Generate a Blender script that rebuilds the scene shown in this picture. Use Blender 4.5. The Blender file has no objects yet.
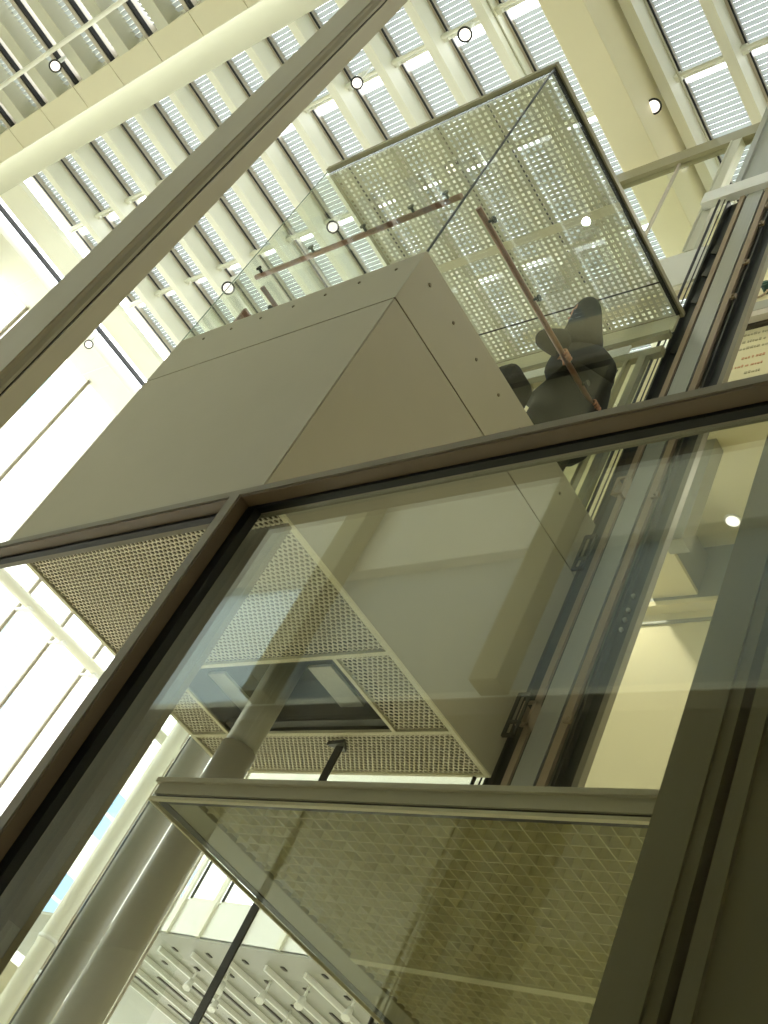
import bpy, bmesh, math, random
from mathutils import Vector, Matrix
random.seed(4)
SC = bpy.context.scene
COL = SC.collection

# ------------------------------------------------------------------ camera
cam_d = bpy.data.cameras.new('camera')
cam = bpy.data.objects.new('camera', cam_d); COL.objects.link(cam)
R = ((-0.75138068, 0.52372054, 0.40142728),
     (0.13500279, 0.71748367, -0.68336771),
     (0.64591123, 0.45927549, 0.60980711))
# plans below are drawn as (along the glazing, into the hall, up); SW turns them into the right-handed world
def SW(p): return Vector((p[1], p[0], p[2]))
right = SW(R[0]).normalized(); fwd = SW(R[2]).normalized()
down = fwd.cross(right).normalized(); right = down.cross(fwd).normalized()
m = Matrix((right, -down, -fwd)).transposed().to_4x4()
m.translation = Vector((0, 0, 1.6))
cam.matrix_world = m
cam_d.sensor_fit = 'VERTICAL'; cam_d.sensor_height = 24.0
cam_d.lens = 1134.2 / 1024 * 24.0
cam_d.clip_start = 0.02; cam_d.clip_end = 300
SC.camera = cam

# ------------------------------------------------------------------ world, exposure
SC.view_settings.view_transform = 'Standard'
SC.view_settings.look = 'None'
SC.view_settings.gamma = 1.0
SC.view_settings.use_curve_mapping = False
SC.view_settings.exposure = 0.2
W = bpy.data.worlds.new('overcast_sky'); SC.world = W; W.use_nodes = True
wn = W.node_tree.nodes
wn['Background'].inputs[0].default_value = (0.93, 0.97, 1.0, 1)
wn['Background'].inputs[1].default_value = 4.6
SC.cycles.max_bounces = 10; SC.cycles.diffuse_bounces = 6; SC.cycles.glossy_bounces = 4
SC.cycles.transmission_bounces = 6; SC.cycles.transparent_max_bounces = 24
SC.cycles.use_denoising = True
SC.cycles.sample_clamp_indirect = 6.0

def area_light(name, loc, size, energy, color, aim, size_y=None):
    l = bpy.data.lights.new(name, 'AREA'); l.energy = energy; l.color = color
    l.shape = 'RECTANGLE'; l.size = size; l.size_y = size_y or size
    o = bpy.data.objects.new(name, l); COL.objects.link(o)
    o.location = SW(loc)
    o.rotation_euler = (SW(aim) - SW(loc)).to_track_quat('-Z', 'Y').to_euler()
    return o

# ------------------------------------------------------------------ materials
def lin(c):
    return tuple(((x / 255) / 12.92 if x / 255 <= 0.04045 else ((x / 255 + 0.055) / 1.055) ** 2.4) for x in c)

def mat(name, rgb, rough=0.5, metal=0.0, noise=0.0, scale=20.0, spec=0.5, bump=0.0, brushed=None):
    m = bpy.data.materials.new(name); m.use_nodes = True
    nt = m.node_tree; b = nt.nodes['Principled BSDF']
    c = lin(rgb)
    b.inputs['Base Color'].default_value = (*c, 1)
    b.inputs['Roughness'].default_value = rough
    b.inputs['Metallic'].default_value = metal
    b.inputs['Specular IOR Level'].default_value = spec
    if noise or bump:
        tc = nt.nodes.new('ShaderNodeTexCoord')
        n = nt.nodes.new('ShaderNodeTexNoise'); n.inputs['Scale'].default_value = scale
        n.inputs['Detail'].default_value = 4
        if brushed:
            mp = nt.nodes.new('ShaderNodeMapping'); mp.inputs['Scale'].default_value = brushed
            nt.links.new(tc.outputs['Object'], mp.inputs[0]); nt.links.new(mp.outputs[0], n.inputs['Vector'])
        else:
            nt.links.new(tc.outputs['Object'], n.inputs['Vector'])
        if noise:
            r = nt.nodes.new('ShaderNodeValToRGB')
            r.color_ramp.elements[0].position = 0.3; r.color_ramp.elements[1].position = 0.7
            r.color_ramp.elements[0].color = (*[x * (1 - noise) for x in c], 1)
            r.color_ramp.elements[1].color = (*[min(1, x * (1 + noise)) for x in c], 1)
            nt.links.new(n.outputs['Fac'], r.inputs[0]); nt.links.new(r.outputs[0], b.inputs['Base Color'])
        if bump:
            bp = nt.nodes.new('ShaderNodeBump'); bp.inputs['Strength'].default_value = bump
            bp.inputs['Distance'].default_value = 0.01
            nt.links.new(n.outputs['Fac'], bp.inputs['Height']); nt.links.new(bp.outputs[0], b.inputs['Normal'])
    return m

def glass_mat(name, tint, boost=1.0, base=0.0):
    m = bpy.data.materials.new(name); m.use_nodes = True
    nt = m.node_tree; nt.nodes.clear()
    out = nt.nodes.new('ShaderNodeOutputMaterial'); mix = nt.nodes.new('ShaderNodeMixShader')
    tr = nt.nodes.new('ShaderNodeBsdfTransparent'); tr.inputs[0].default_value = (*tint, 1)
    gl = nt.nodes.new('ShaderNodeBsdfGlossy'); gl.inputs['Roughness'].default_value = 0.0
    gl.inputs['Color'].default_value = (0.95, 1, 0.97, 1)
    fr = nt.nodes.new('ShaderNodeFresnel'); fr.inputs[0].default_value = 1.5
    ge = nt.nodes.new('ShaderNodeNewGeometry'); mi = nt.nodes.new('ShaderNodeMath'); mi.operation = 'MULTIPLY_ADD'
    mi.inputs[1].default_value = 1 / 1.5 - 1.5; mi.inputs[2].default_value = 1.5
    nt.links.new(ge.outputs['Backfacing'], mi.inputs[0]); nt.links.new(mi.outputs[0], fr.inputs[0])
    ma = nt.nodes.new('ShaderNodeMath'); ma.operation = 'MULTIPLY_ADD'
    ma.inputs[1].default_value = boost; ma.inputs[2].default_value = base; ma.use_clamp = True
    L = nt.links.new
    L(fr.outputs[0], ma.inputs[0]); L(ma.outputs[0], mix.inputs[0])
    L(tr.outputs[0], mix.inputs[1]); L(gl.outputs[0], mix.inputs[2]); L(mix.outputs[0], out.inputs[0])
    return m

def blind_mat(name, tr=(0.19, 0.205, 0.195, 1), df=(0.74, 0.78, 0.74, 1)):
    m = bpy.data.materials.new(name); m.use_nodes = True
    nt = m.node_tree; nt.nodes.clear()
    out = nt.nodes.new('ShaderNodeOutputMaterial'); mix = nt.nodes.new('ShaderNodeMixShader')
    d = nt.nodes.new('ShaderNodeBsdfDiffuse'); t = nt.nodes.new('ShaderNodeBsdfTranslucent')
    d.inputs[0].default_value = df; t.inputs[0].default_value = tr
    mix.inputs[0].default_value = 0.5
    L = nt.links.new
    L(d.outputs[0], mix.inputs[1]); L(t.outputs[0], mix.inputs[2]); L(mix.outputs[0], out.inputs[0])
    return m

def emit_mat(name, col, s):
    m = bpy.data.materials.new(name); m.use_nodes = True
    nt = m.node_tree; nt.nodes.clear()
    out = nt.nodes.new('ShaderNodeOutputMaterial'); e = nt.nodes.new('ShaderNodeEmission')
    e.inputs[0].default_value = (*col, 1); e.inputs[1].default_value = s
    nt.links.new(e.outputs[0], out.inputs[0]); return m

M = {
 'panel': mat('tan_painted_panel', (170, 164, 138), 0.42, noise=0.02, scale=3),
 'band': mat('tan_painted_band', (172, 167, 141), 0.42, noise=0.02, scale=3),
 'mull': mat('bronze_grey_aluminium', (134, 128, 106), 0.42, noise=0.03, scale=6),
 'mullb': mat('brown_anodised_aluminium', (112, 96, 74), 0.4, noise=0.05, scale=8),
 'gasket': mat('black_rubber_gasket', (14, 17, 16), 0.5),
 'colm': mat('warm_grey_column_paint', (142, 134, 108), 0.5, noise=0.03, scale=5),
 'coldark': mat('shadow_joint_brown', (50, 42, 28), 0.6),
 'cream': mat('cream_paint', (226, 221, 192), 0.55, noise=0.01, scale=2),
 'creamw': mat('pale_cream_steel', (244, 244, 230), 0.5, noise=0.01, scale=2),
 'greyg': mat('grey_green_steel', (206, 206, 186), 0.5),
 'white': mat('white_steel', (242, 243, 238), 0.45),
 'strip': mat('warm_brown_grey_rail', (196, 188, 172), 0.5),
 'black': mat('black_metal', (22, 22, 22), 0.4),
 'meshw': mat('cream_expanded_metal', (214, 206, 178), 0.4),
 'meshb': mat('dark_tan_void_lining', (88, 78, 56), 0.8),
 'ceilp': mat('tan_perforated_plate', (206, 204, 182), 0.45),
 'frame': mat('olive_bronze_frame', (156, 151, 120), 0.4),
 'creamf': mat('cream_frame', (222, 216, 180), 0.45),
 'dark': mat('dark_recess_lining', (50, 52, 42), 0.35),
 'frost': mat('frosted_diffuser', (206, 206, 190), 0.35, noise=0.08, scale=60),
 'steel': mat('brushed_steel', (176, 176, 164), 0.35, 0.3, noise=0.08, scale=10, brushed=(12, 12, .15)),
 'jack': mat('grey_painted_jack', (212, 210, 198), 0.45, 0.0, noise=0.04, scale=4),
 'rail': mat('guide_rail_steel', (176, 178, 168), 0.3, 0.35, noise=0.04, scale=5, brushed=(20, 20, .3)),
 'raild': mat('dark_oiled_steel', (48, 50, 42), 0.35, 0.3, noise=0.1, scale=8),
 'railt': mat('tan_rail_edge', (160, 142, 116), 0.4),
 'copper': mat('copper_brown_handrail', (150, 110, 88), 0.35, 0.4, noise=0.12, scale=14, brushed=(1, 1, 4)),
 'coat': mat('dark_olive_wool', (38, 36, 28), 0.9, noise=0.12, scale=40, bump=0.2),
 'trous': mat('dark_brown_cloth', (64, 56, 42), 0.9, noise=0.1, scale=40),
 'hair': mat('dark_hair', (42, 36, 28), 0.7, noise=0.2, scale=60),
 'skin': mat('skin', (206, 150, 118), 0.5, noise=0.04, scale=30),
 'wall': mat('cream_wall_paint', (224, 215, 176), 0.7, noise=0.012, scale=1.5),
 'ceilc': mat('cream_ceiling_paint', (232, 226, 192), 0.7, noise=0.02, scale=1.2),
 'grey': mat('grey_soffit_paint', (160, 160, 147), 0.5, noise=0.02, scale=2),
 'floor': mat('pale_stone_floor', (220, 214, 196), 0.35, noise=0.05, scale=2),
 'stone': mat('pale_facade_stone', (238, 236, 228), 0.8, noise=0.04, scale=1),
 'winb': mat('blue_green_window_glass', (150, 186, 190), 0.3),
 'winblue': mat('blue_curtain_glass', (140, 176, 216), 0.3),
 'wallgrey': mat('light_grey_wall', (232, 232, 222), 0.7),
 'brownw': mat('brown_timber_lining', (98, 88, 68), 0.6, noise=0.1, scale=3),
 'midwall': mat('taupe_wall_paint', (150, 142, 118), 0.7, noise=0.02, scale=1),
 'creamg': mat('warm_cream_girder_paint', (242, 236, 204), 0.55, noise=0.01, scale=2),
 'flange': mat('light_tan_flange_paint', (196, 190, 164), 0.42, noise=0.02, scale=3),
 'screw': mat('screw_head', (120, 112, 88), 0.4, 0.4),
 'green': mat('dark_green_valve', (28, 70, 58), 0.4),
 'ink': mat('faded_red_ink', (206, 160, 122), 0.7),
 'ink2': mat('grey_ink', (182, 174, 140), 0.7),
 'blind': blind_mat('white_translucent_slats'),
 'frostwin2': blind_mat('dim_frosted_window_glass', (0.36, 0.39, 0.39, 1)),
 'canopyfrost': blind_mat('tan_frosted_plate', (0.7, 0.67, 0.5, 1), (0.8, 0.78, 0.66, 1)),
 'frostwin': blind_mat('frosted_window_glass', (0.86, 0.93, 0.96, 1)),
 'glass': glass_mat('facade_glass', (0.92, 0.935, 0.89), 1.35, 0.02),
 'cglass': glass_mat('car_glass', (0.95, 0.965, 0.945), 0.4, 0.0),
 'sglass': glass_mat('soffit_glass', (0.97, 0.98, 0.96), 0.35, 0.0),
 'gedge': mat('dark_green_glass_edge', (30, 44, 38), 0.15),
 'gedgel': mat('pale_green_glass_edge', (150, 170, 150), 0.15),
 'lamp': emit_mat('lit_lamp', (1.0, 0.93, 0.82), 1.6),
 'tube': emit_mat('lit_tube', (0.95, 0.98, 1.0), 1.1),
}

# ------------------------------------------------------------------ mesh helpers
class MB:
    def __init__(s): s.bm = bmesh.new()
    def box(s, x0, x1, y0, y1, z0, z1):
        v = [s.bm.verts.new((x, y, z)) for x in (x0, x1) for y in (y0, y1) for z in (z0, z1)]
        for f in ((0, 1, 3, 2), (4, 6, 7, 5), (0, 4, 5, 1), (2, 3, 7, 6), (0, 2, 6, 4), (1, 5, 7, 3)):
            s.bm.faces.new([v[i] for i in f])
        return s
    def quad(s, pts):
        s.bm.faces.new([s.bm.verts.new(p) for p in pts]); return s
    def prism(s, pts, z0, z1):      # xy polygon extruded in z
        a = [s.bm.verts.new((x, y, z0)) for x, y in pts]; b = [s.bm.verts.new((x, y, z1)) for x, y in pts]
        n = len(pts); s.bm.faces.new(a[::-1]); s.bm.faces.new(b)
        for i in range(n): s.bm.faces.new((a[i], a[(i + 1) % n], b[(i + 1) % n], b[i]))
        return s
    def tube(s, p0, p1, r, n=12, r2=None, cap=True):
        p0 = Vector(p0); p1 = Vector(p1); d = (p1 - p0).normalized()
        u = d.orthogonal().normalized(); w = d.cross(u); r2 = r if r2 is None else r2
        a = [s.bm.verts.new(p0 + (u * math.cos(t) + w * math.sin(t)) * r) for t in [2 * math.pi * i / n for i in range(n)]]
        b = [s.bm.verts.new(p1 + (u * math.cos(t) + w * math.sin(t)) * r2) for t in [2 * math.pi * i / n for i in range(n)]]
        for i in range(n):
            f = s.bm.faces.new((a[i], a[(i + 1) % n], b[(i + 1) % n], b[i])); f.smooth = True
        if cap: s.bm.faces.new(a[::-1]); s.bm.faces.new(b)
        return s
    def obox(s, c, ax, ay, az):     # oriented box from centre and half vectors
        c = Vector(c); v = []
        for i in (-1, 1):
            for j in (-1, 1):
                for k in (-1, 1): v.append(s.bm.verts.new(c + ax * i + ay * j + az * k))
        for f in ((0, 1, 3, 2), (4, 6, 7, 5), (0, 4, 5, 1), (2, 3, 7, 6), (0, 2, 6, 4), (1, 5, 7, 3)):
            s.bm.faces.new([v[i] for i in f])
        return s

def obj(name, mb, material, parent=None, bevel=0.0, smooth=False):
    me = bpy.data.meshes.new(name)
    for v in mb.bm.verts: v.co = SW(v.co)
    bmesh.ops.reverse_faces(mb.bm, faces=mb.bm.faces)
    bmesh.ops.recalc_face_normals(mb.bm, faces=mb.bm.faces)
    if smooth:
        for f in mb.bm.faces: f.smooth = True
    o = bpy.data.objects.new(name, me); COL.objects.link(o)
    if parent is not None:
        mb.bm.transform(Matrix.Translation(-world_loc(parent)))
        o.parent = parent
    elif not (name.startswith(('wall', 'floor', 'ceiling'))):
        # origin at the middle of the base
        xs = [v.co.x for v in mb.bm.verts]; ys = [v.co.y for v in mb.bm.verts]; zs = [v.co.z for v in mb.bm.verts]
        c = Vector(((min(xs) + max(xs)) / 2, (min(ys) + max(ys)) / 2, min(zs)))
        mb.bm.transform(Matrix.Translation(-c)); o.location = c
    mb.bm.to_mesh(me); mb.bm.free(); me.materials.append(material)
    if bevel:
        b = o.modifiers.new('bevel', 'BEVEL'); b.width = bevel; b.segments = 2; b.limit_method = 'ANGLE'
    return o

def world_loc(o):
    l = o.location.copy(); p = o.parent
    while p is not None: l += p.location; p = p.parent
    return l

def tag(o, label, cat, group=None, kind=None):
    o['label'] = label; o['category'] = cat
    if group: o['group'] = group
    if kind: o['kind'] = kind
    return o
def struct(name, mb, material, parent=None, label=None):
    o = obj(name, mb, material, parent)
    if parent is None: o['kind'] = 'structure'
    if label: o['label'] = label
    return o
def empty(name, loc, label, cat, group=None):
    o = bpy.data.objects.new(name, None); COL.objects.link(o); o.location = SW(loc)
    o.empty_display_size = 0.1
    return tag(o, label, cat, group)
def B(*a): return MB().box(*a)

# ================================================================== SETTING
struct('floor', B(-3.2, 26, -8.2, 24, -0.15, 0), M['floor'])
# wall behind the camera: light upper balcony front over a dark recess (what the near glass mirrors)
w = MB().box(-3, 17.2, -3.2, -3.0, 7.45, 13.0).box(-3, 17.2, -3.2, -3.0, 5.9, 5.96)
struct('wall_back', w, M['wallgrey'])
struct('window_40', B(7.5, 17.2, -3.12, -3.1, 5.96, 7.45), M['frostwin'])  # unseen translucent panel added to brighten the reflection in the near glass
struct('window_42', B(-3, 7.5, -3.12, -3.1, 5.96, 7.45), M['frostwin2'])  # dimmer stretch of the added panel, for a weaker reflection
struct('wall_back_recess', B(-3, 17.2, -8.2, -8.0, 0, 5.92), M['brownw'])
struct('ceiling_back', B(-3, 17.2, -8.2, -3.0, 5.75, 5.9), M['brownw'])
struct('wall_right', B(-3.2, -3.0, -8.2, 24, 0, 14.4), M['midwall'])
for i, (xa, xb) in enumerate(((7.0, 7.27), (4.63, 4.87))):
    o = obj('square_column', B(xa, xb, -2.98, -2.8, 5.9, 12.4), M['frame'])
    tag(o, ['square column behind the viewer, mirrored across the perforated car underside',
            'square column behind the viewer, mirrored beside the guide mast'][i], 'column', 'columns mirrored in the glass')

# right-hand interior: cream walls, beam, ceiling
struct('wall_front', B(-3, 6.1, 7.12, 7.3, 0, 8.7), M['wall'])
struct('ceiling_beam', B(-3, 6.1, 7.0, 7.3, 8.72, 9.4), M['grey'])
struct('trim_1', B(-3, 6.1, 7.0, 7.12, 8.66, 8.72), M['wall'])
struct('trim_2', B(-3, 6.1, 7.095, 7.12, 8.52, 8.55), M['grey'])
struct('ceiling_landing', B(-3, 7.3, 5.55, 7.0, 9.4, 9.62), M['ceilc'])
struct('wall_upper', MB().box(-3, 5.3, 6.2, 6.35, 9.62, 13.1).box(5.3, 7.3, 6.2, 6.35, 9.62, 11.85), M['wall'])
struct('trim_3', B(-3, 5.3, 6.08, 6.2, 11.92, 12.02), M['strip'])
struct('trim_4', B(-3, 5.3, 6.12, 6.2, 12.1, 12.26), M['grey'])
struct('trim_5', B(-3, 5.3, 6.16, 6.2, 11.86, 11.92), M['coldark'])

# far block across the hall (white parapet, windows over, dark soffit under)
S = 12.4 / 14
def zb(z): return 1.6 + (z - 1.6) * S
struct('wall_far', B(8, 17.2, 12.4, 12.6, zb(7.86), zb(8.62)), M['white'])
struct('wall_far_top', B(8, 17.2, 12.4, 12.6, zb(10.6), 14.2), M['creamw'])
struct('ceiling_far', B(4, 24, 12.4, 22, zb(7.85) - 0.03, zb(7.86) + 0.02), M['grey'])
struct('wall_far_end', B(4, 24, 22, 22.2, 0, 14), M['wallgrey'])
for i, xm in enumerate((18.81 * S, 17.85 * S, 16.7 * S, 15.62 * S, 14.53 * S, 13.4 * S, 12.3 * S)):
    wf = struct('window_%d' % (i + 1), MB().box(xm - .05, xm + .05, 12.34, 12.4, zb(7.86), zb(10.6))
                .box(xm - 1.0 * S + .05, xm - .05, 12.44, 12.5, zb(8.6), zb(8.68)), M['creamw'])
    struct('window_pane', B(xm - 1.0 * S, xm - .06, 12.46, 12.48, zb(8.68), zb(10.6)), M['cglass'], wf)
    struct('window_gasket', B(xm - .1, xm - .05, 12.42, 12.45, zb(8.66), zb(10.6)), M['gasket'], wf)
# soffit slots
slots = [((19.986, 14.714), (19.66, 15.57)), ((18.46, 15.70), (17.85, 16.3)), ((17.97, 14.58), None), ((16.92, 14.58), None),
         ((15.84, 14.58), None), ((14.74, 14.53), None), ((16.916, 15.1), (15.92, 15.28)), ((17.89, 16.4), (17.88, 17.07)),
         ((18.9, 15.5), (18.46, 15.70)), ((14.85, 15.175), None), ((15.85, 16.3), None)]
n = 0
for x0 in [12.2 + .93 * i for i in range(9)]:
    for y0, ln in ((12.85, .12), (13.5, .12), (14.3, .9), (15.6, .9)):
        o = obj('ceiling_slot', B(x0, x0 + .07, y0, y0 + ln, zb(7.85) - .05, zb(7.85) - .03), M['coldark'])
        tag(o, 'narrow black slot in the grey soffit under the far white parapet', 'slot', 'black slots in the far soffit')
    tr = obj('lighting_track', B(x0 + .42, x0 + .47, 12.9, 18.5, zb(7.85) - .12, zb(7.85) - .03), M['white'])
    tag(tr, 'thin white lighting track running away along the far grey soffit', 'track', 'white tracks on the far soffit')

# ------------------------------------------------------------------ roof over the hall
ZR = 14.0; PIT = 0.777
YR0, YR1 = 1.3, 12.4
sky_gaps = [2.50 + 1.53 * k for k in range(7)]
nb = 18
for k in range(-9, 15):
    d = 4.27 + PIT * k          # dark gap line of this bay; the bay runs to smaller x
    if d < -2.8: continue
    big = 5.0 < d < 5.95
    where = 'nearest the left glass wall' if k > 10 else ''
    t = empty('roof_joist', (d - PIT * .87, YR0, 13.72), 'pale cream roof joist with a black seal beside the white slatted blinds', 'beam', 'roof joists of the high hall')
    obj('web', B(d - PIT * .95, d - PIT * .79, YR0, YR1, 13.72, 14.1), M['creamw'], t)
    obj('seal', B(d - .018, d + .002, YR0, YR1, 14.02, 14.04), M['black'], t)
    obj('edge_rail', B(d + .004, d + .05, YR0, YR1, 14.03, 14.16), M['strip'], t)
    obj('conduit', B(d - PIT * .78, d - PIT * .765, YR0, YR1, 13.93, 13.95), M['greyg'], t)
    bl = MB(); y = YR0
    while y < YR1:
        gap = any(-0.02 < y - (g + .08) < .09 for g in sky_gaps)
        if not gap:
            for xa, xb in ((d - PIT * .79, d + .006), (d - PIT + .048, d - PIT * .95)):
                bl.bm.faces.new([bl.bm.verts.new(p) for p in ((xa, y, 14.12), (xb, y, 14.12), (xb, y + .055, 14.155), (xa, y + .055, 14.155))])
                bl.bm.faces.new([bl.bm.verts.new(p) for p in ((xa, y + .055, 14.155), (xb, y + .055, 14.155), (xb, y + .059, 14.12), (xa, y + .059, 14.12))])
        y += .062
    o = obj('slatted_blind', bl, M['blind'])
    tag(o, 'white translucent slatted blind closing one bay of the high glass roof', 'blind', 'slatted blinds between the roof joists')
for g in sky_gaps:
    t = obj('cross_bar', MB().tube((-3, g, 13.93), (16.9, g, 13.93), .026, 8).tube((-3, g + .06, 14.0), (16.9, g + .06, 14.0), .02, 6), M['creamw'])
    tag(t, 'pale round tie bar crossing under all the roof joists', 'bar', 'tie bars under the roof')
    for k in range(-4, 15):
        x = 4.27 + PIT * k
        obj('joint_bracket', B(x - .03, x + .1, g - .02, g + .07, 13.93, 14.0), M['creamw'], t)
# second roof field nearer the camera and lower
ZL = 12.8
for k in range(0, 21):
    d = 0.93 + PIT * k + .01
    t = empty('near_roof_joist', (d - .3, -3, ZL - .2), 'grey-shaded roof joist in the lower roof field above the tan fascia', 'beam', 'joists of the lower roof field')
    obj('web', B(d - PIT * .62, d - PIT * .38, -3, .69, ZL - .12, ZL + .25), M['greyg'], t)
    obj('seal', B(d - .035, d, -3, .69, ZL, ZL + .06), M['black'], t)
    obj('edge_rail', B(d, d + .06, -3, .69, ZL - .01, ZL + .2), M['strip'], t)
    bl = MB(); y = -3
    while y < .66:
        for xa, xb in ((d - PIT * .38, d - .05), (d - PIT + .05, d - PIT * .62)):
            if True:
                bl.bm.faces.new([bl.bm.verts.new(p) for p in ((xa, y, ZL + .12), (xb, y, ZL + .12), (xb, y + .055, ZL + .155), (xa, y + .055, ZL + .155))])
        y += .06
    o = obj('slatted_blind', bl, M['blind'])
    tag(o, 'grey-white slatted blind between the joists above the tan fascia', 'blind', 'slatted blinds of the lower roof field')
    f = obj('fascia_panel', B(d - PIT + .006, d - .006, .69, 1.0, ZL - .05, ZL + .05), M['cream'])
    tag(f, 'tan fascia panel in the seamed row along the long white beam', 'panel', 'tan fascia panels beside the white beam')
for yy in (.2, -1.3):
    t = obj('cross_bar', MB().tube((-3, yy, ZL - .2), (16.9, yy, ZL - .2), .03, 8), M['creamw'])
    tag(t, 'pale tie bar crossing under the joists of the lower roof field', 'bar', 'tie bars under the lower roof')
b1 = obj('roof_beam', B(-3, 16.95, 1.03, 1.44, 13.3, 14.2), M['greyg'], bevel=.01)
tag(b1, 'long white box beam running across the roof from upper middle to left edge', 'beam')
struct('ceiling_infill', B(-3, 16.95, .62, 1.03, 13.0, 13.04), M['creamw'])  # unseen plate added to block sky mirrored in the car glass
b2 = obj('roof_girder', B(5.27, 5.72, 1.44, 12.4, 13.1, 14.2), M['creamg'], bevel=.01)
tag(b2, 'broad cream girder running away under the blinds at upper right', 'beam')
# roof edge at the glass wall
struct('ceiling_edge', MB().box(16.12, 16.95, 1.44, 12.4, 13.55, 13.75), M['creamw'])
struct('ceiling_strip', MB().box(15.2, 15.8, 1.44, 12.4, 13.75, 13.85), M['creamw'])
struct('trim_9', MB().box(15.93, 15.965, 1.44, 12.4, 13.7, 13.78), M['black'])
for i in range(8):
    struct('trim_%d' % (10 + i), B(16.12, 16.95, 1.9 + i * .95, 1.915 + i * .95, 13.54, 13.551), M['white'])
# glass wall at the left end
tm = MB()
for k in range(-3, 10):
    y = 4.92 + .83 * k
    fr = struct('window_%d' % (20 + k), MB().box(16.88, 16.98, y - .035, y - .012, 5.3, 13.55).box(16.88, 16.98, y + .012, y + .035, 5.3, 13.55)
                .box(16.9, 16.96, y - .012, y + .012, 5.3, 13.55), M['strip'] if k % 1 == 0 else M['white'])
    struct('window_pane', B(16.92, 16.93, y + .036, y + .83 - .036, 5.3, 13.55), M['cglass'], fr)
struct('wall_left', MB().box(16.9, 17.1, -8, 12.4, 4.4, 5.3).box(16.9, 17.1, -8, 12.4, 0, .5), M['cream'])
struct('window_41', MB().box(16.96, 16.98, -8, 12.4, .5, 4.4), M['cglass'])  # unseen lower glazing added so outdoor light reaches the floor
struct('wall_left_upper', MB().box(16.9, 17.1, -8, 2.3, 5.3, 14.2), M['cream'])
tb = empty('wind_tube', (16.5, 5, 9.55), 'thick white round tube crossing the outer glass wall at lower left', 'tube')
obj('pipe', MB().tube((16.5, 2.4, 9.55), (16.5, 12.3, 9.55), .1, 16), M['creamw'], tb)
for k in range(0, 6):
    y = 4.92 + .83 * k
    obj('clamp', MB().box(16.5, 16.9, y - .03, y + .03, 9.46, 9.5).box(16.5, 16.9, y - .03, y + .03, 9.62, 9.65)
        .box(16.38, 16.62, y - .05, y + .05, 9.42, 9.47), M['white'], tb)
# buildings outside
g = struct('ground_outside', B(17.3, 70, -30, 60, -.3, -.1), M['stone'])
g['kind'] = 'structure'
def building(x, y0, y1, z1, wins, label, wm='winb'):
    t = empty('building', (x, (y0 + y1) / 2, -.1), label, 'building')
    obj('wall', B(x, x + 6, y0, y1, -.1, z1), M['stone'], t)
    obj('cornice', B(x - .2, x, y0, y1, z1 - .3, z1), M['stone'], t)
    for (ya, za, wy, wz) in wins:
        f = obj('window', MB().box(x - .06, x, ya, ya + wy, za, za + wz), M['white'], t)
        for a in (0, 1):
            for b in (0, 1):
                obj('pane', B(x - .08, x - .06, ya + .08 + a * wy / 2, ya + wy / 2 - .04 + a * wy / 2, za + .08 + b * wz / 2, za + wz / 2 - .04 + b * wz / 2), M[wm], f)
w1 = [(6.2 + 2.2 * i, 6 + 2.6 * j, 1.1, 1.5) for i in range(3) for j in range(6)]
building(28, 4.0, 12.0, 22.5, w1, 'pale stone building with small paned windows outside the glass wall')
w2 = [(14.3 + 3.0 * i, 4 + 3.2 * j, 1.8, 1.8) for i in range(4) for j in range(4)]
building(34, 13.2, 27, 17.5, w2, 'pale building with larger blue windows beyond the white wind tube', 'winblue')

# ================================================================== HALL COLUMNS
c = empty('round_column', (15.5, 9.68, 0), 'slim white round column in front of the lower left glass wall', 'column')
obj('shaft', MB().tube((15.5, 9.68, 0), (15.5, 9.68, 13.55), .14, 24), M['creamw'], c)
obj('collar', MB().tube((15.5, 9.68, 5.5), (15.5, 9.68, 5.56), .16, 24), M['white'], c)
r = obj('landing_rail', MB().box(15.6, 16.88, 10.5, 10.62, 5.2, 5.3).box(15.7, 16.7, 10.5, 10.6, 5.34, 5.38), M['white'])
tag(r, 'short pale bar at the bottom left beside the white round column', 'bar')

# ================================================================== ELEVATOR CAR
X0, X1, Y0, Y1 = 3.92, 6.20, 2.10, 4.37
ZB, ZS, ZT, ZC = 4.76, 6.35, 6.83, 9.28
car = empty('elevator_car', (5.06, 3.2, ZB), 'glass elevator car on a deep tan panelled base, hanging above the viewer', 'elevator')
g = .006
p = obj('front_panel', B(X0 + g, X1, Y0, Y0 + .03, ZB, ZS - g), M['panel'], car); 
obj('side_panel', B(X0, X0 + .03, Y0 + g, Y1, ZB, ZS - g), M['panel'], car)
obj('front_band', B(X0 + .002, X1, Y0, Y0 + .03, ZS + g, ZT), M['band'], car)
obj('side_band', B(X0, X0 + .03, Y0 + .002, Y1, ZS + g, ZT), M['band'], car)
obj('seam_backing', MB().box(X0 + .012, X1 - .01, Y0 + .012, Y1 - .01, ZS - .02, ZS + .02), M['black'], car)
obj('far_panel', B(X1 - .03, X1, Y0 + .03, Y1, ZB, ZT), M['panel'], car)
obj('rear_panel', B(X0 + .03, X1 - .03, Y1 - .03, Y1, ZB, ZT), M['panel'], car)
obj('car_floor', B(X0 + .03, X1 - .03, Y0 + .03, Y1 - .03, ZT - .06, ZT - .005), M['panel'], car)
for x in (5.868, 5.581, 5.287, 4.979, 4.692, 4.403, 4.104):
    obj('screw', MB().tube((x, Y0, 6.725), (x, Y0 - .006, 6.725), .012, 10, .009), M['screw'], car)
for y in (2.243, 2.524, 2.805, 3.088, 3.37, 3.65, 3.93):
    obj('screw', MB().tube((X0, y, 6.68), (X0 - .006, y, 6.68), .012, 10, .009), M['screw'], car)
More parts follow.
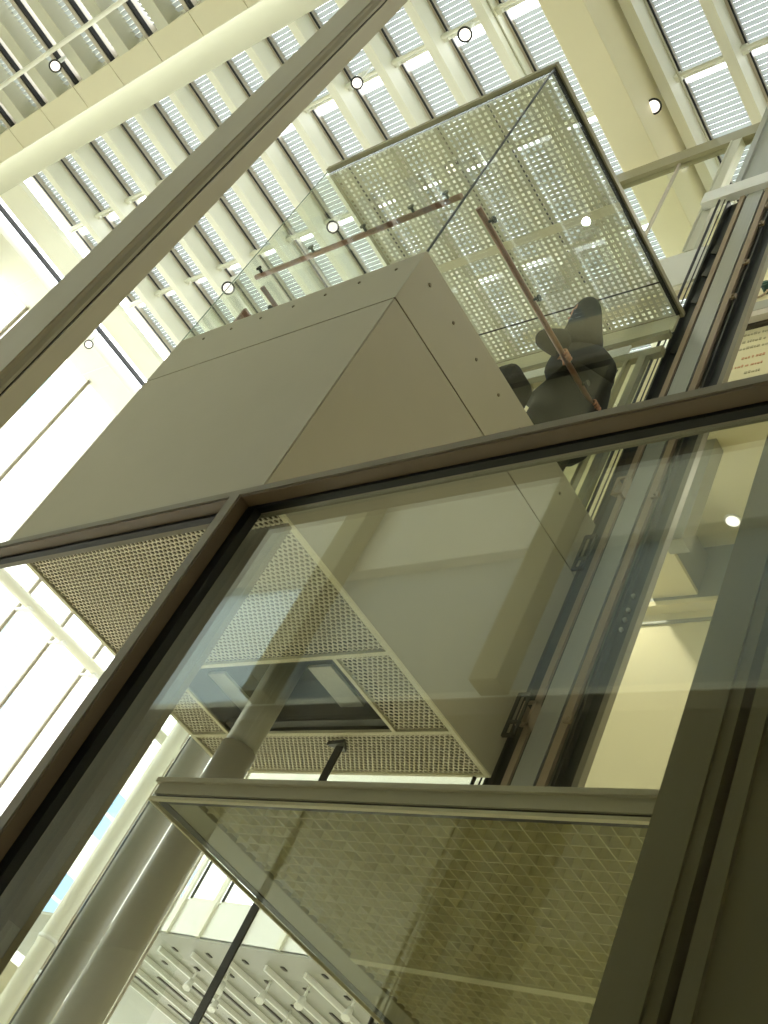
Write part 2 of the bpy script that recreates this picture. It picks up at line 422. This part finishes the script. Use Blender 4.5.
# underside
PX0, PX1, PY0, PY1 = 4.37, 5.79, 3.31, 3.95
fr = MB()
t_ = .028
fr.box(X0, X0 + .035, Y0, Y1, ZB - .012, ZB); fr.box(X1 - .035, X1, Y0, Y1, ZB - .012, ZB)
fr.box(X0 + .035, X1 - .035, Y0, Y0 + .02, ZB - .012, ZB); fr.box(X0 + .035, X1 - .035, Y1 - .02, Y1, ZB - .012, ZB)
fr.box(X0 + .035, X1 - .035, PY0 - t_, PY0, ZB - .012, ZB + .01); fr.box(X0 + .035, X1 - .035, PY1, PY1 + t_, ZB - .012, ZB + .01)
fr.box(PX0 - t_, PX0, PY0, PY1, ZB - .012, ZB + .01); fr.box(PX1, PX1 + t_, PY0, PY1, ZB - .012, ZB + .01)
obj('underside_frame', fr, M['creamf'], car)
def hexmesh(x0, x1, y0, y1, z, p=.037, th=.0026, hz=.006):
    mb = MB(); bm = mb.bm
    dx = p; dy = p * .74
    r = dy * 2 / 3
    rows = int((y1 - y0) / dy) + 1; cols = int((x1 - x0) / dx) + 1
    for j in range(rows):
        for i in range(cols):
            cx = x0 + dx * (i + .5 * (j % 2)) ; cy = y0 + dy * (j + .3)
            if cx > x1 - p * .3 or cy > y1 - p * .2 or cx < x0 + p * .2: continue
            o1, o2, o3 = [], [], []
            for a in range(6):
                t = math.radians(30 + 60 * a); ct, st = math.cos(t) * dx / math.sqrt(3), math.sin(t) * r
                o1.append(bm.verts.new((cx + ct, cy + st, z)))
                o2.append(bm.verts.new((cx + ct * (1 - 2 * th / r), cy + st * (1 - 2 * th / r), z)))
                o3.append(bm.verts.new((cx + ct * (1 - 2 * th / r), cy + st * (1 - 2 * th / r), z + hz)))
            for a in range(6):
                b = (a + 1) % 6
                bm.faces.new((o1[a], o1[b], o2[b], o2[a])); bm.faces.new((o2[a], o2[b], o3[b], o3[a]))
    return mb
for (xa, xb, ya, yb) in ((X0 + .035, X1 - .035, Y0 + .02, PY0 - t_), (X0 + .035, PX0 - t_, PY0, PY1), (PX1 + t_, X1 - .035, PY0, PY1), (X0 + .035, X1 - .035, PY1 + t_, Y1 - .02)):
    obj('perforated_sheet', hexmesh(xa, xb, ya, yb, ZB - .002), M['meshw'], car)
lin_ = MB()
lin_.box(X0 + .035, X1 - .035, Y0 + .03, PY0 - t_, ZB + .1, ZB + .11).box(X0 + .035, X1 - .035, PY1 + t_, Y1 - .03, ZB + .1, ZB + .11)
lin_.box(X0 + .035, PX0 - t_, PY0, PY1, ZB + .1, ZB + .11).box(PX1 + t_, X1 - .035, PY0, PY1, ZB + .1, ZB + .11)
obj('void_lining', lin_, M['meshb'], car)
# recess box
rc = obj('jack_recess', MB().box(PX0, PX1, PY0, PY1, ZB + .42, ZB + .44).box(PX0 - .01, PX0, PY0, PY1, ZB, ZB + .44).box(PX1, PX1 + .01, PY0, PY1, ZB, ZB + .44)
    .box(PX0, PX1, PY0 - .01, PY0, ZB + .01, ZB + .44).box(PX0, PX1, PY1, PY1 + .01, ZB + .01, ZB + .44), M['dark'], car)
for xa in (4.68, 5.80 - .17):
    obj('diffuser_plate', B(xa, xa + .19, 3.56, 3.93, ZB + .17, ZB + .19), M['frost'], rc)
obj('cross_channel', B(PX0 + .01, PX1 - .01, PY1 - .08, PY1 - .02, ZB + .02, ZB + .06), M['raild'], rc)
# glass enclosure
obj('front_glass', B(X0 + .008, X1, Y0 + .004, Y0 + .012, ZT, ZC - .01), M['cglass'], car)
obj('side_glass', B(X0 + .004, X0 + .012, Y0 + .014, Y1 - .02, ZT, ZC - .01), M['cglass'], car)
obj('far_glass', B(X1 - .012, X1 - .004, Y0 + .014, Y1 - .02, ZT, ZC - .01), M['cglass'], car)
obj('corner_edge', B(X0, X0 + .012, Y0, Y0 + .012, ZT, ZC - .01), M['gedge'], car)
obj('corner_edge', B(X1 - .008, X1, Y0, Y0 + .006, ZT, ZC - .01), M['gedgel'], car)
# perforated ceiling
cf = MB()
cf.box(X0 - .015, X0 + .02, Y0 - .015, Y1, ZC, ZC + .05).box(X1 - .02, X1 + .015, Y0 - .015, Y1, ZC, ZC + .05)
cf.box(X0 + .02, X1 - .02, Y0 - .015, Y0 + .02, ZC, ZC + .05).box(X0 + .02, X1 - .02, Y1 - .035, Y1, ZC, ZC + .05)
obj('ceiling_frame', cf, M['frame'], car)
ce = MB()
ce.box(X0 + .02, X0 + .035, Y0 + .02, Y1 - .035, ZC - .012, ZC + .02).box(X0 + .035, X1 - .02, Y0 + .02, Y0 + .032, ZC - .012, ZC + .02)
ce.box(X0 + .001, X0 + .02, Y0, Y1 - .035, ZC - .008, ZC)
obj('ceiling_gasket', ce, M['black'], car)
cm = MB(); pcx = .0555; pcy = .0445
y = Y0 + .04
nx = int((X1 - X0 - .06) / pcx); ny = int((Y1 - Y0 - .08) / pcy)
for i in range(nx + 1):
    x = X0 + .035 + i * pcx
    cm.box(x, x + .028, Y0 + .03, Y1 - .04, ZC + .004, ZC + .008)
for j in range(ny + 1):
    y = Y0 + .03 + j * pcy
    for i in range(nx):
        x = X0 + .035 + i * pcx + .028
        cm.box(x, x + pcx - .028, y, y + .019, ZC + .004, ZC + .008)
obj('perforated_ceiling', cm, M['ceilp'], car)
obj('ceiling_batten', B(X0 + .03, X1 - .03, 3.24, 3.315, ZC - .015, ZC + .003), M['cream'], car)
obj('ceiling_joint', B(X0 + .03, X1 - .03, 4.0, 4.012, ZC - .002, ZC + .003), M['coldark'], car)
# rear portal of the car
obj('door_header', B(X0 + .02, X1 - .02, Y1 - .03, Y1 - .005, 9.08, ZC), M['cream'], car)
obj('header_light', B(X0 + .35, X1 - .1, Y1 - .05, Y1 - .03, 8.86, 8.97), M['white'], car)
obj('header_rail', MB().box(X0 + .02, X1 - .02, Y1 - .06, Y1 - .005, 8.99, 9.04).box(X0 + .02, X1 - .02, Y1 - .06, Y1 - .005, 8.74, 8.83), M['frame'], car)
for xa, xb in ((4.06, 4.13), (4.22, 4.25), (4.95, 5.03), (5.15, 5.2), (6.1, 6.17)):
    obj('door_jamb', B(xa, xb, Y1 - .06, Y1 - .005, ZT, 8.76), M['frame'], car)
obj('door_leaf', B(4.02, 4.97, Y1 - .028, Y1 - .02, ZT, 8.76), M['cglass'], car)
# handrails
def rail(pa, pb, brk, nrm):
    o = obj('handrail', MB().tube(pa, pb, .021, 14), M['copper'], car)
    pa = Vector(pa); pb = Vector(pb)
    for f in brk:
        q = pa.lerp(pb, f)
        obj('rail_bracket', MB().tube(q, q + Vector(nrm) * .055, .011, 8).tube(q + Vector(nrm) * .055, q + Vector(nrm) * .066, .024, 12), M['gedge'], o)
rail((4.0, 2.27, 7.64), (4.0, 4.12, 7.64), (.06, .4, .8), (-1, 0, 0))
rail((6.11, Y0 + .09, 7.74), (4.13, Y0 + .09, 7.74), (.04, .32, .58, .8, .95), (0, -1, 0))
rail((6.12, 2.28, 7.74), (6.12, 4.1, 7.74), (.1, .5, .9), (1, 0, 0))
obj('control_plate', B(X1 - .05, X1 - .02, 2.3, 2.42, 7.15, 7.5), M['copper'], car)

# hydraulic jack and neighbours
j = empty('hydraulic_jack', (5.10, 3.592, 0), 'thick grey round hydraulic jack rising into the car underside', 'jack')
obj('cylinder', MB().tube((5.10, 3.592, 0), (5.10, 3.592, 4.35), .11, 32), M['jack'], j)
obj('ram', MB().tube((5.10, 3.592, 4.35), (5.10, 3.592, ZB + .42), .1, 32), M['steel'], j)
j2 = empty('lifting_column', (7.18, 4.73, 0), 'darker grey round post standing just left of the hydraulic jack', 'column')
obj('shaft', MB().tube((7.18, 4.73, 0), (7.18, 4.73, 5.3), .112, 24), M['grey'], j2)
obj('guide', B(7.285, 7.305, 4.66, 4.7, 0, 5.3), M['raild'], j2)
tc = empty('travelling_cable', (4.86, 4.06, .4), 'flat black travelling cable hanging below the perforated car underside', 'cable')
obj('ribbon', B(4.83, 4.89, 4.055, 4.065, .4, ZB), M['black'], tc)
obj('cable_clip', MB().prism([(4.80, 4.02), (4.96, 4.04), (4.86, 4.12)], ZB - .03, ZB - .004), M['raild'], tc)

# ================================================================== GUIDE MAST
mast = empty('guide_mast', (3.7, 4.5, 0), 'tall steel guide mast with dark channels beside the elevator car', 'mast')
YM = 4.4; ZMT = 11.2
def mb_(x0, x1, y0, y1, z0=0, z1=ZMT): return B(x0, x1, y0, y1, z0, z1)
obj('front_plate', mb_(3.64, 3.79, YM, YM + .03), M['rail'], mast)
obj('left_groove', mb_(3.79, 3.815, YM + .02, YM + .04), M['raild'], mast)
obj('left_edge', mb_(3.815, 3.86, YM, YM + .03), M['railt'], mast)
obj('right_groove', mb_(3.62, 3.64, YM + .02, YM + .04), M['raild'], mast)
obj('right_edge', mb_(3.565, 3.62, YM, YM + .03), M['railt'], mast)
obj('left_channel', MB().box(3.88, 3.99, YM + .05, YM + .07, 0, ZMT).box(3.965, 3.985, YM - .0, YM + .05, 0, ZMT), M['raild'], mast)
obj('right_channel', MB().box(3.40, 3.565, YM + .05, YM + .08, 0, ZMT).box(3.50, 3.515, YM, YM + .05, 0, ZMT), M['raild'], mast)
obj('rear_casing', mb_(3.4, 3.95, YM + .08, YM + .12), M['mull'], mast)
obj('outer_edge', mb_(3.36, 3.40, YM + .01, YM + .06), M['mull'], mast)
obj('cap_bracket', MB().box(3.5, 4.24, YM - .05, YM + .03, 11.22, 11.42), M['white'], mast)
obj('upper_post', MB().box(3.62, 3.9, YM, YM + .1, 11.42, 13.9).box(3.9, 3.96, YM - .03, YM + .1, 11.42, 13.9), M['rail'], mast)
obj('cable_run', MB().tube((4.02, YM - .03, 0), (4.05, YM - .03, 11.2), .012, 8).tube((3.985, YM - .02, 0), (4.0, YM - .02, 11.2), .006, 6), M['black'], mast)
for z, x in ((5.15, 3.60), (7.05, 3.585), (9.4, 3.56), (9.9, 3.56), (10.5, 3.55), (10.8, 3.55)):
    obj('rail_clip', MB().box(x - .06, x - .01, YM - .02, YM, z, z + .05).tube((x - .035, YM - .035, z + .025), (x - .035, YM - .02, z + .025), .012, 8), M['railt'], mast)
for z in (5.6, 5.68, 5.76, 5.88):
    obj('bolt', MB().tube((3.47, YM + .05, z + .3), (3.47, YM + .03, z + .3), .014, 8), M['steel'], mast)
for z in (9.6, 10.0, 10.35, 8.9):
    obj('cam_plate', MB().obox((3.9, YM + .02, z), Vector((.03, 0, .02)), Vector((0, .01, 0)), Vector((-.01, 0, .06))), M['raild'], mast)
# guide shoes on the car: ladder-like brackets
for z, nm in ((5.0, 'lower'), (6.35, 'upper')):
    s = obj('guide_shoe', MB().box(X0 - .09, X0 - .075, Y1 - .06, Y1 - .045, z, z + .32).box(X0 - .09, X0, Y1 - .06, Y1 - .04, z + .3, z + .32)
        .box(X0 - .09, X0, Y1 - .06, Y1 - .04, z, z + .02).box(X0 - .09, X0, Y1 - .06, Y1 - .04, z + .1, z + .115).box(X0 - .02, X0, Y1 - .06, Y1 - .045, z, z + .32), M['raild'], car)
for z in (5.1, 7.1):
    obj('rail_bracket', MB().box(3.79, 3.88, YM - .06, YM - .045, z, z + .02).box(3.79, 3.88, YM - .06, YM - .045, z + .16, z + .18)
        .box(3.79, 3.81, YM - .06, YM, z, z + .18).box(3.86, 3.88, YM - .06, YM, z + .03, z + .16), M['railt'], mast)

# rear frame of the shaft
sf = empty('shaft_frame', (4.7, 4.48, 9.7), 'olive metal frame with glass panes above the landing behind the mast', 'frame')
obj('top_rail', B(3.97, 5.75, 4.44, 4.54, 12.62, 12.84), M['frame'], sf)
obj('mullion', MB().box(4.17, 4.27, 4.44, 4.54, 10.55, 12.62).box(4.27, 4.285, 4.43, 4.44, 10.55, 12.62), M['greyg'], sf)
obj('mullion', B(4.86, 4.885, 4.47, 4.5, 10.55, 12.62), M['strip'], sf)
obj('mullion', B(5.6, 5.75, 4.44, 4.54, 10.55, 12.62), M['frame'], sf)
obj('pane', B(4.0, 5.6, 4.482, 4.49, 10.55, 12.62), M['cglass'], sf)
obj('spandrel', B(3.98, 5.75, 4.45, 4.53, 10.0, 10.55), M['wallgrey'], sf)
obj('sill', MB().box(3.98, 5.75, 4.43, 4.53, 9.86, 9.93), M['cream'], sf)
obj('leg_post', MB().box(5.6, 5.75, 4.46, 4.53, 9.93, 10.0).box(3.98, 4.05, 4.44, 4.53, 9.93, 10.0), M['frame'], sf)

# ================================================================== LANDING THINGS (right)
h = empty('hanging_post', (4.31, 5.8, 8.1), 'grey square post hanging from the cream ceiling beside the round downlight', 'post')
obj('post', B(4.21, 4.39, 5.72, 5.88, 8.12, 9.4), M['grey'], h)
for q in range(5):
    obj('rivet', MB().tube((4.36, 5.72, 9.0 - q * .07 + .25), (4.36, 5.712, 9.25 - q * .07), .009, 8), M['creamw'], h)
hb = empty('beam_stub', (4.95, 6.6, 8.7), 'short grey boxed stub with cream underside next to the hanging post', 'box')
obj('casing', B(4.78, 5.25, 6.3, 7.0, 8.8, 9.25), M['grey'], hb)
obj('underside', B(4.78, 5.25, 6.3, 7.0, 8.76, 8.8), M['wall'], hb)
dl = empty('downlight', (3.75, 6.0, 9.4), 'small round recessed downlight in the cream ceiling at right', 'lamp')
DLP = None
sg = empty('wall_text', (4.5, 6.19, 11.3), 'faint reddish lines of small lettering on the upper cream wall at right', 'lettering')
for r_, (z, n_, m_) in enumerate(((11.75, 10, 'ink2'), (11.62, 16, 'ink2'), (11.5, 17, 'ink2'), (11.32, 7, 'ink'), (11.18, 22, 'ink'), (11.05, 5, 'ink2'))):
    lm = MB(); x = 4.34
    for q in range(n_):
        wd = random.choice((.018, .026, .034)); lm.box(x, x + wd, 6.194, 6.2, z, z + random.choice((.022, .03, .036))); x += wd + random.choice((.009, .009, .024))
    obj('text_line', lm, M[m_], sg)
wd_ = obj('wall_light_panel', MB().box(4.72, 4.93, 6.17, 6.2, 11.28, 11.76), M['tube'])  # bright square, its reflected light painted as emission, not a lamp
tag(wd_, 'small bright white rectangle on the upper cream wall beside the lettering', 'panel')
for i, (x, z) in enumerate(((4.36, 13.0), (4.55, 12.55))):
    v = empty('valve', (x, 6.1, z), ['upper dark green valve with pipe loop on the cream wall', 'lower dark green valve with pipe loop on the cream wall'][i], 'valve')
    obj('body', MB().tube((x, 6.2, z), (x, 6.08, z), .05, 12).tube((x - .07, 6.1, z), (x + .05, 6.1, z), .028, 10), M['green'], v)
    lp = MB(); pts = [Vector((x + .09 * math.cos(a) + .05, 6.12, z - .1 + .1 * math.sin(a))) for a in [math.pi * (1 + q / 8) for q in range(9)]]
    for a_, b_ in zip(pts, pts[1:]): lp.tube(a_, b_, .012, 8)
    obj('pipe_loop', lp, M['railt'], v)

# ================================================================== CANOPY
CX0, CX1, CY0, CY1, CZ = 0.55, 2.35, 1.50, 3.2, 2.60
cn = empty('landing_canopy', (1.45, 2.2, CZ), 'tan-edged canopy with egg-crate soffit under glass at the bottom of the view', 'canopy')
obj('fascia', MB().box(CX0, CX1, CY0, CY0 + .03, CZ + .014, CZ + .05).box(CX0, CX1 + .012, CY0 - .008, CY0 + .03, CZ + .045, CZ + .058), M['flange'], cn)
obj('shadow_gap', B(CX0, CX1 - .006, CY0 + .006, CY0 + .03, CZ + .004, CZ + .014), M['gasket'], cn)
obj('fascia_lip', MB().box(CX0, CX1 + .004, CY0 - .003, CY0 + .008, CZ - .004, CZ + .004).box(CX1 - .002, CX1 + .006, CY0, CY1, CZ - .006, CZ + .004), M['creamf'], cn)
obj('side_fascia', B(CX1 - .03, CX1, CY0 + .03, CY1, CZ + .006, CZ + .052), M['raild'], cn)
obj('rear_fascia', B(CX0, CX1 - .03, CY1 - .03, CY1, CZ + .006, CZ + .052), M['raild'], cn)
obj('side_border', B(CX1 - .14, CX1 - .01, CY0 + .03, CY1 - .03, CZ + .008, CZ + .02), M['frame'], cn)
eg = MB(); pxg, pyg = .0405, .0405
x = CX0
while x < CX1 - .14:
    eg.box(x, x + .0022, CY0 + .03, CY1 - .03, CZ + .012, CZ + .045); x += pxg
y = CY0 + .03
while y < CY1 - .03:
    eg.box(CX0, CX1 - .14, y, y + .0022, CZ + .0121, CZ + .0449); y += pyg
obj('egg_crate_grille', eg, M['creamf'], cn)
obj('grille_batten', B(CX0, CX1 - .14, 2.22, 2.25, CZ + .006, CZ + .02), M['creamf'], cn)
obj('top_plate', B(CX0, CX1 - .03, CY0 + .03, CY1 - .03, CZ + .046, CZ + .052), M['canopyfrost'], cn)
obj('soffit_glass', B(CX0, CX1 - .004, CY0 + .008, CY1 - .03, CZ - .001, CZ + .002), M['sglass'], cn)

# ================================================================== NEAR GLAZING
fw = empty('glazing_frame', (1.6, 1, 0), 'dark bronze horizontal rail and slim mullion of the near glazing', 'frame')
obj('rail', MB().box(.15, 3.86, .955, 1.03, 3.024, 3.043), M['mull'], fw)
obj('rail_soffit', MB().box(.15, 3.86, .958, .988, 3.018, 3.024), M['mullb'], fw)
obj('rail_gasket', B(.15, 3.86, .989, 1.006, 3.01, 3.0235), M['gasket'], fw)
obj('mullion', MB().box(1.848, 1.880, .953, 1.02, 0, 3.024), M['mull'], fw)
obj('mullion_lip', MB().box(1.842, 1.848, .956, .985, 0, 3.018), M['mullb'], fw)
obj('mullion_gasket', B(1.815, 1.848, .988, 1.008, 0, 3.01), M['gasket'], fw)
gp = obj('glass_pane', B(.1, 1.847, 1.009, 1.015, .02, 3.01), M['glass'])
tag(gp, 'large reflective glass pane under the bronze rail, right of the slim mullion', 'glass')
# opaque casing behind the pane next to the mullion
cs = obj('casing_panel', B(1.785, 2.0, 1.06, 1.075, 0, 3.03), M['colm'])
tag(cs, 'flat grey-brown casing strip standing behind the glass beside the slim mullion', 'panel')
# column at left/top
lc = empty('facade_column', (4.0, .95, 0), 'broad tan grooved column crossing the upper left of the view', 'column')
obj('rear_flange', B(3.87, 4.0, .914, 1.0, 0, 13.2), M['flange'], lc, bevel=.003)
obj('groove', B(3.885, 4.3, .905, .914, 0, 13.2), M['coldark'], lc)
obj('body', MB().prism([(3.87, .905), (3.87, .892), (3.895, .878), (3.895, .862), (3.88, .85), (4.33, .85), (4.33, .905)], 0, 13.2), M['panel'], lc)
# column at right behind the glass
rcn = empty('portal_column', (.5, 1.2, 0), 'dark olive-brown grooved column at the right edge behind the glass', 'column')
obj('front_plate', B(.628, .684, 1.05, 1.2, 0, 4.2), M['colm'], rcn)
obj('inner_plate', B(.612, .629, 1.056, 1.2, 0, 4.2), M['colm'], rcn)
obj('groove', B(.594, .612, 1.12, 1.2, 0, 4.2), M['coldark'], rcn)
obj('outer_plate', MB().box(.572, .594, 1.05, 1.2, 0, 4.2), M['colm'], rcn)
obj('core', MB().box(.1, .572, 1.058, 1.5, 0, 4.2).box(.572, .66, 1.2, 1.5, 0, 4.2), M['colm'], rcn)

# ================================================================== SPOTLIGHTS
spots = [((11.86, .37, 12.75), 'round track spotlight in the lower roof field, the farther right of two', .9),
         ((13.72, .37, 12.75), 'round track spotlight at far upper left in the lower roof field', .9),
         ((6.88, 2.5, 13.5), 'lit round spotlight near the top centre, above the perforated car ceiling', 1),
         ((5.25, 4.1, 13.5), 'lit round spotlight right of the broad cream girder', 1),
         ((7.93, 3.86, 13.5), 'lit spotlight seen through the perforated car ceiling', 1),
         ((10.07, 3.98, 13.5), 'lit spotlight seen through the glass above the front handrail', 1),
         ((12.47, 4.24, 13.5), 'brightly lit spotlight just above the tan base band of the car', 1.15),
         ((8.49, 2.43, 13.5), 'white spotlight just right of the broad left column near the top', .9),
         ((15.99, 4.22, 13.4), 'small glaring spotlight at the left below the broad column', .9)]
CAMP = Vector((0, 0, 1.6))
def spot(pos, label, s):
    pos = Vector(pos)
    if pos.y < 1: pos = CAMP + (pos - CAMP) * ((12.5 - 1.6) / (pos.z - 1.6)) if pos.z > 12.6 else pos
    t = empty('track_spotlight', pos, label, 'spotlight', 'track spotlights in the roof')
    d = (CAMP + Vector((0, 1.0, 0)) - pos).normalized()
    r = .085 * s; up = (14.1 if pos.y > 1.2 else 12.9) - (pos - d * .16).z
    obj('lamp_body', MB().tube(pos - d * .24, pos, r * .8, 20, r), M['white'], t)
    obj('rim', MB().tube(pos, pos + d * .02, r * 1.05, 20, r * 1.05), M['raild'], t)
    obj('lens', MB().tube(pos + d * .021, pos + d * .026, r * .78, 20), M['lamp'], t)
    obj('stem', MB().tube(pos - d * .16, pos - d * .16 + Vector((0, 0, up)), .02 * s, 8).tube(pos - d * .16 + Vector((0, 0, up * .6)), pos - d * .16 + Vector((.12, .0, up * .6)), .03 * s, 8), M['white'], t)
for a in spots: spot(*a)
for x, y, lab in ((13.0, 4.2, 0), (5.6, 4.1, 0)): pass
for i, (x, ya, yb) in enumerate(((5.0, 2.6, 7.0), (6.63, 1.5, 6.0))):
    o = obj('lamp_track', MB().tube((x, ya, 13.85), (x, yb, 13.85), .012, 6), M['greyg'])
    tag(o, ['thin track rod right of the broad cream girder', 'thin track rod left of the broad cream girder'][i], 'track')
# far soffit spots
for i, (x, y) in enumerate(((16.9, 14.35), (15.3, 14.6), (16.9, 13.6), (15.9, 13.45), (14.9, 13.5), (13.9, 13.4), (12.9, 13.45))):
    z = zb(7.85) - .12
    t = empty('soffit_spotlight', (x, y, z - .3), 'small white spotlight on a track under the far grey soffit', 'spotlight', 'small white spots under the far soffit')
    obj('lamp_body', MB().tube((x, y, z - .12), (x - .05, y - .08, z - .3), .05, 12, .08), M['white'], t)
    obj('stem', MB().tube((x, y, z + .09), (x, y, z - .12), .02, 8), M['white'], t)

# ================================================================== PEOPLE
def skin_fig(name, pts, edges, radii, material, parent, root=0, sub=2):
    me = bpy.data.meshes.new(name)
    base = world_loc(parent)
    me.from_pydata([tuple(SW(p) - base) for p in pts], edges, [])
    o = bpy.data.objects.new(name, me); COL.objects.link(o); o.parent = parent
    me.materials.append(material)
    s = o.modifiers.new('skin', 'SKIN'); s.use_smooth_shade = True
    for i, r in enumerate(radii):
        v = me.skin_vertices[0].data[i]
        v.radius = r if isinstance(r, tuple) else (r, r)
        v.use_root = (i == root)
    u = o.modifiers.new('sub', 'SUBSURF'); u.levels = sub; u.render_levels = sub
    return o
FZ = ZT
PX, PY = 4.24, 3.98
who = empty('person', (PX, PY, FZ), 'person in a long dark coat leaning on the copper handrail inside the car', 'person')
def P(x, y, z): return (PX + x, PY + y, FZ + z)
body = [P(0, 0, .92), P(-.01, -.06, 1.1), P(-.03, -.16, 1.28), P(-.05, -.24, 1.38), P(-.06, -.29, 1.46), P(-.06, -.32, 1.53),
        P(0, .10, .86), P(.0, .11, .48), P(.02, .12, .09), P(-.11, .13, .05),
        P(0, -.10, .86), P(.0, -.11, .48), P(.02, -.12, .09), P(-.11, -.13, .05)]
skin_fig('body', body, [(0, 1), (1, 2), (2, 3), (3, 4), (4, 5), (0, 6), (6, 7), (7, 8), (8, 9), (0, 10), (10, 11), (11, 12), (12, 13)],
         [.15, .14, .16, .08, .058, .06, .09, .062, .048, .036, .09, .062, .048, .036], M['skin'], who)
cb = [P(.02, .02, .42), P(.0, .01, .75), P(0, 0, .95), P(-.02, -.06, 1.12), P(-.03, -.14, 1.27), P(-.05, -.24, 1.4),
      P(-.03, .08, 1.25), P(-.03, -.32, 1.24)]
skin_fig('coat', cb, [(0, 1), (1, 2), (2, 3), (3, 4), (4, 5), (4, 6), (4, 7)], [.31, .3, .28, .27, .25, .16, .17, .17], M['coat'], who)
for s, hy in ((-1, 3.50), (1, 3.96)):
    sh = P(-.03, -.12 + s * .24, 1.25); el = (4.2, (sh[1] + hy) / 2 + s * .16, FZ + .98); wr = (4.055, hy, FZ + .87)
    skin_fig('sleeve', [sh, el, wr], [(0, 1), (1, 2)], [.095, .075, .052], M['coat'], who)
    hp = [wr, (4.02, hy, FZ + .855)]
    ed = [(0, 1)]; rd = [.028, (.022, .04)]
    for q in range(4):
        yy = hy - .033 + q * .022; l = (.9, 1.0, .97, .82)[q]
        b = len(hp); hp += [(4.0, yy, FZ + .85), (3.972, yy, FZ + .838), (3.963, yy, FZ + .85 - .045 * l), (3.98, yy, FZ + .85 - .07 * l)]
        ed += [(1, b), (b, b + 1), (b + 1, b + 2), (b + 2, b + 3)]; rd += [.0105, .0095, .009, .007]
    b = len(hp); hp += [(4.03, hy - s * .035, FZ + .83), (4.022, hy - s * .048, FZ + .785)]
    ed += [(0, b), (b, b + 1)]; rd += [.012, .009]
    skin_fig('hand', hp, ed, rd, M['skin'], who)
# head: faces into the car, hair towards the viewer
hc = Vector(P(-.05, -.34, 1.60))
def head_shape(r, hair):
    mb = MB(); bmesh.ops.create_uvsphere(mb.bm, u_segments=24, v_segments=18, radius=1)
    for v in mb.bm.verts:
        x, y, z = v.co
        fx = x                       # face direction is +x
        v.co = Vector((x * r * 1.12, y * r * .86, z * r * 1.28))
        if z < -.35 and not hair: v.co.y *= .82; v.co.x += .01
        if hair and fx > .25 and z < .45: v.co *= .86
        if hair and z < -.5: v.co.z *= .9
    mb.bm.transform(Matrix.Translation(hc)); return mb
obj('face', head_shape(.088, False).tube(hc + Vector((.09, 0, .01)), hc + Vector((.118, 0, -.02)), .012, 8, .016), M['skin'], who, smooth=True)
for s in (-1, 1):
    obj('ear', MB().obox(hc + Vector((.0, .078 * s, -.01)), Vector((.018, 0, 0)), Vector((0, .008, 0)), Vector((0, 0, .03))), M['skin'], who, bevel=.006)
obj('hair', head_shape(.1, True), M['hair'], who, smooth=True)
obj('mouth', MB().obox(hc + Vector((.094, 0, -.055)), Vector((.004, 0, 0)), Vector((0, .022, 0)), Vector((0, 0, .005))), M['copper'], who)
for s in (-1, 1):
    obj('eye', MB().tube(hc + Vector((.088, .03 * s, .012)), hc + Vector((.1, .031 * s, .012)), .011, 10), M['black'], who)
skin_fig('hood', [P(-.05, -.2, 1.3), P(-.07, -.27, 1.44), P(-.085, -.32, 1.57), P(-.08, -.345, 1.69), P(-.07, -.35, 1.75)], [(0, 1), (1, 2), (2, 3), (3, 4)], [.21, .155, .125, .1, .05], M['coat'], who)
skin_fig('trousers', [P(0, .0, .9), P(0, .10, .85), P(.0, .11, .5), P(.02, .12, .1), P(0, -.10, .85), P(.0, -.11, .5), P(.02, -.12, .1)],
         [(0, 1), (1, 2), (2, 3), (0, 4), (4, 5), (5, 6)], [.13, .11, .085, .07, .11, .085, .07], M['trous'], who)
for s in (-1, 1):
    obj('shoe', MB().obox(P(-.03, .12 * s, .042), Vector((.13, 0, 0)), Vector((0, .045, 0)), Vector((0, 0, .04))), M['black'], who, bevel=.02)
standin = empty('shoulder_bag', (4.12, 3.36, FZ), 'dark bag standing on the car floor, its top just over the tan band', 'bag')  # added form standing in for the dark head of a second person
obj('bag_body', MB().obox((4.14, 3.32, FZ + .2), Vector((.1, 0, 0)), Vector((0, .14, 0)), Vector((0, 0, .2))), M['coat'], standin, bevel=.06)
hb_ = MB()
pts = [Vector((4.14, 3.32 + .08 * math.cos(a), FZ + .39 + .09 * math.sin(a))) for a in [math.pi * q / 8 for q in range(9)]]
for a_, b_ in zip(pts, pts[1:]): hb_.tube(a_, b_, .012, 8)
obj('bag_handle', hb_, M['black'], standin)

# ================================================================== DOWNLIGHT + ADDED FILL LAMPS
def downlight(e, x, y, z):
    e.location = SW((x, y, z))
    obj('trim_ring', MB().tube((x, y, z - .012), (x, y, z), .085, 24), M['creamw'], e)
    obj('lens', MB().tube((x, y, z - .02), (x, y, z - .013), .065, 24), M['lamp'], e)
downlight(dl, 4.65 * (7.8 / 8.15), 7 * (7.8 / 8.15), 9.4)
# unseen fill spots added to brighten the cream landing wall, without fixtures
def spot_lamp(name, loc, aim, e, ang=130):
    l = bpy.data.lights.new(name, 'SPOT'); l.energy = e; l.color = (1.0, .95, .8); l.spot_size = math.radians(ang)
    l.spot_blend = .8; l.shadow_soft_size = .05
    o = bpy.data.objects.new(name, l); COL.objects.link(o); o.location = SW(loc)
    o.rotation_euler = (SW(aim) - SW(loc)).to_track_quat('-Z', 'Y').to_euler()
for x in (-.6, .5, 1.6, 2.7, 5.7):
    spot_lamp('downlight_lamp', (x, 6.1, 9.36), (x, 6.9, 5.5), 120)
for x in (1.0, 3.2):
    spot_lamp('upper_lamp', (x, 5.3, 13.9), (x, 6.2, 11.5), 110)  # unseen fill added to brighten the upper cream wall
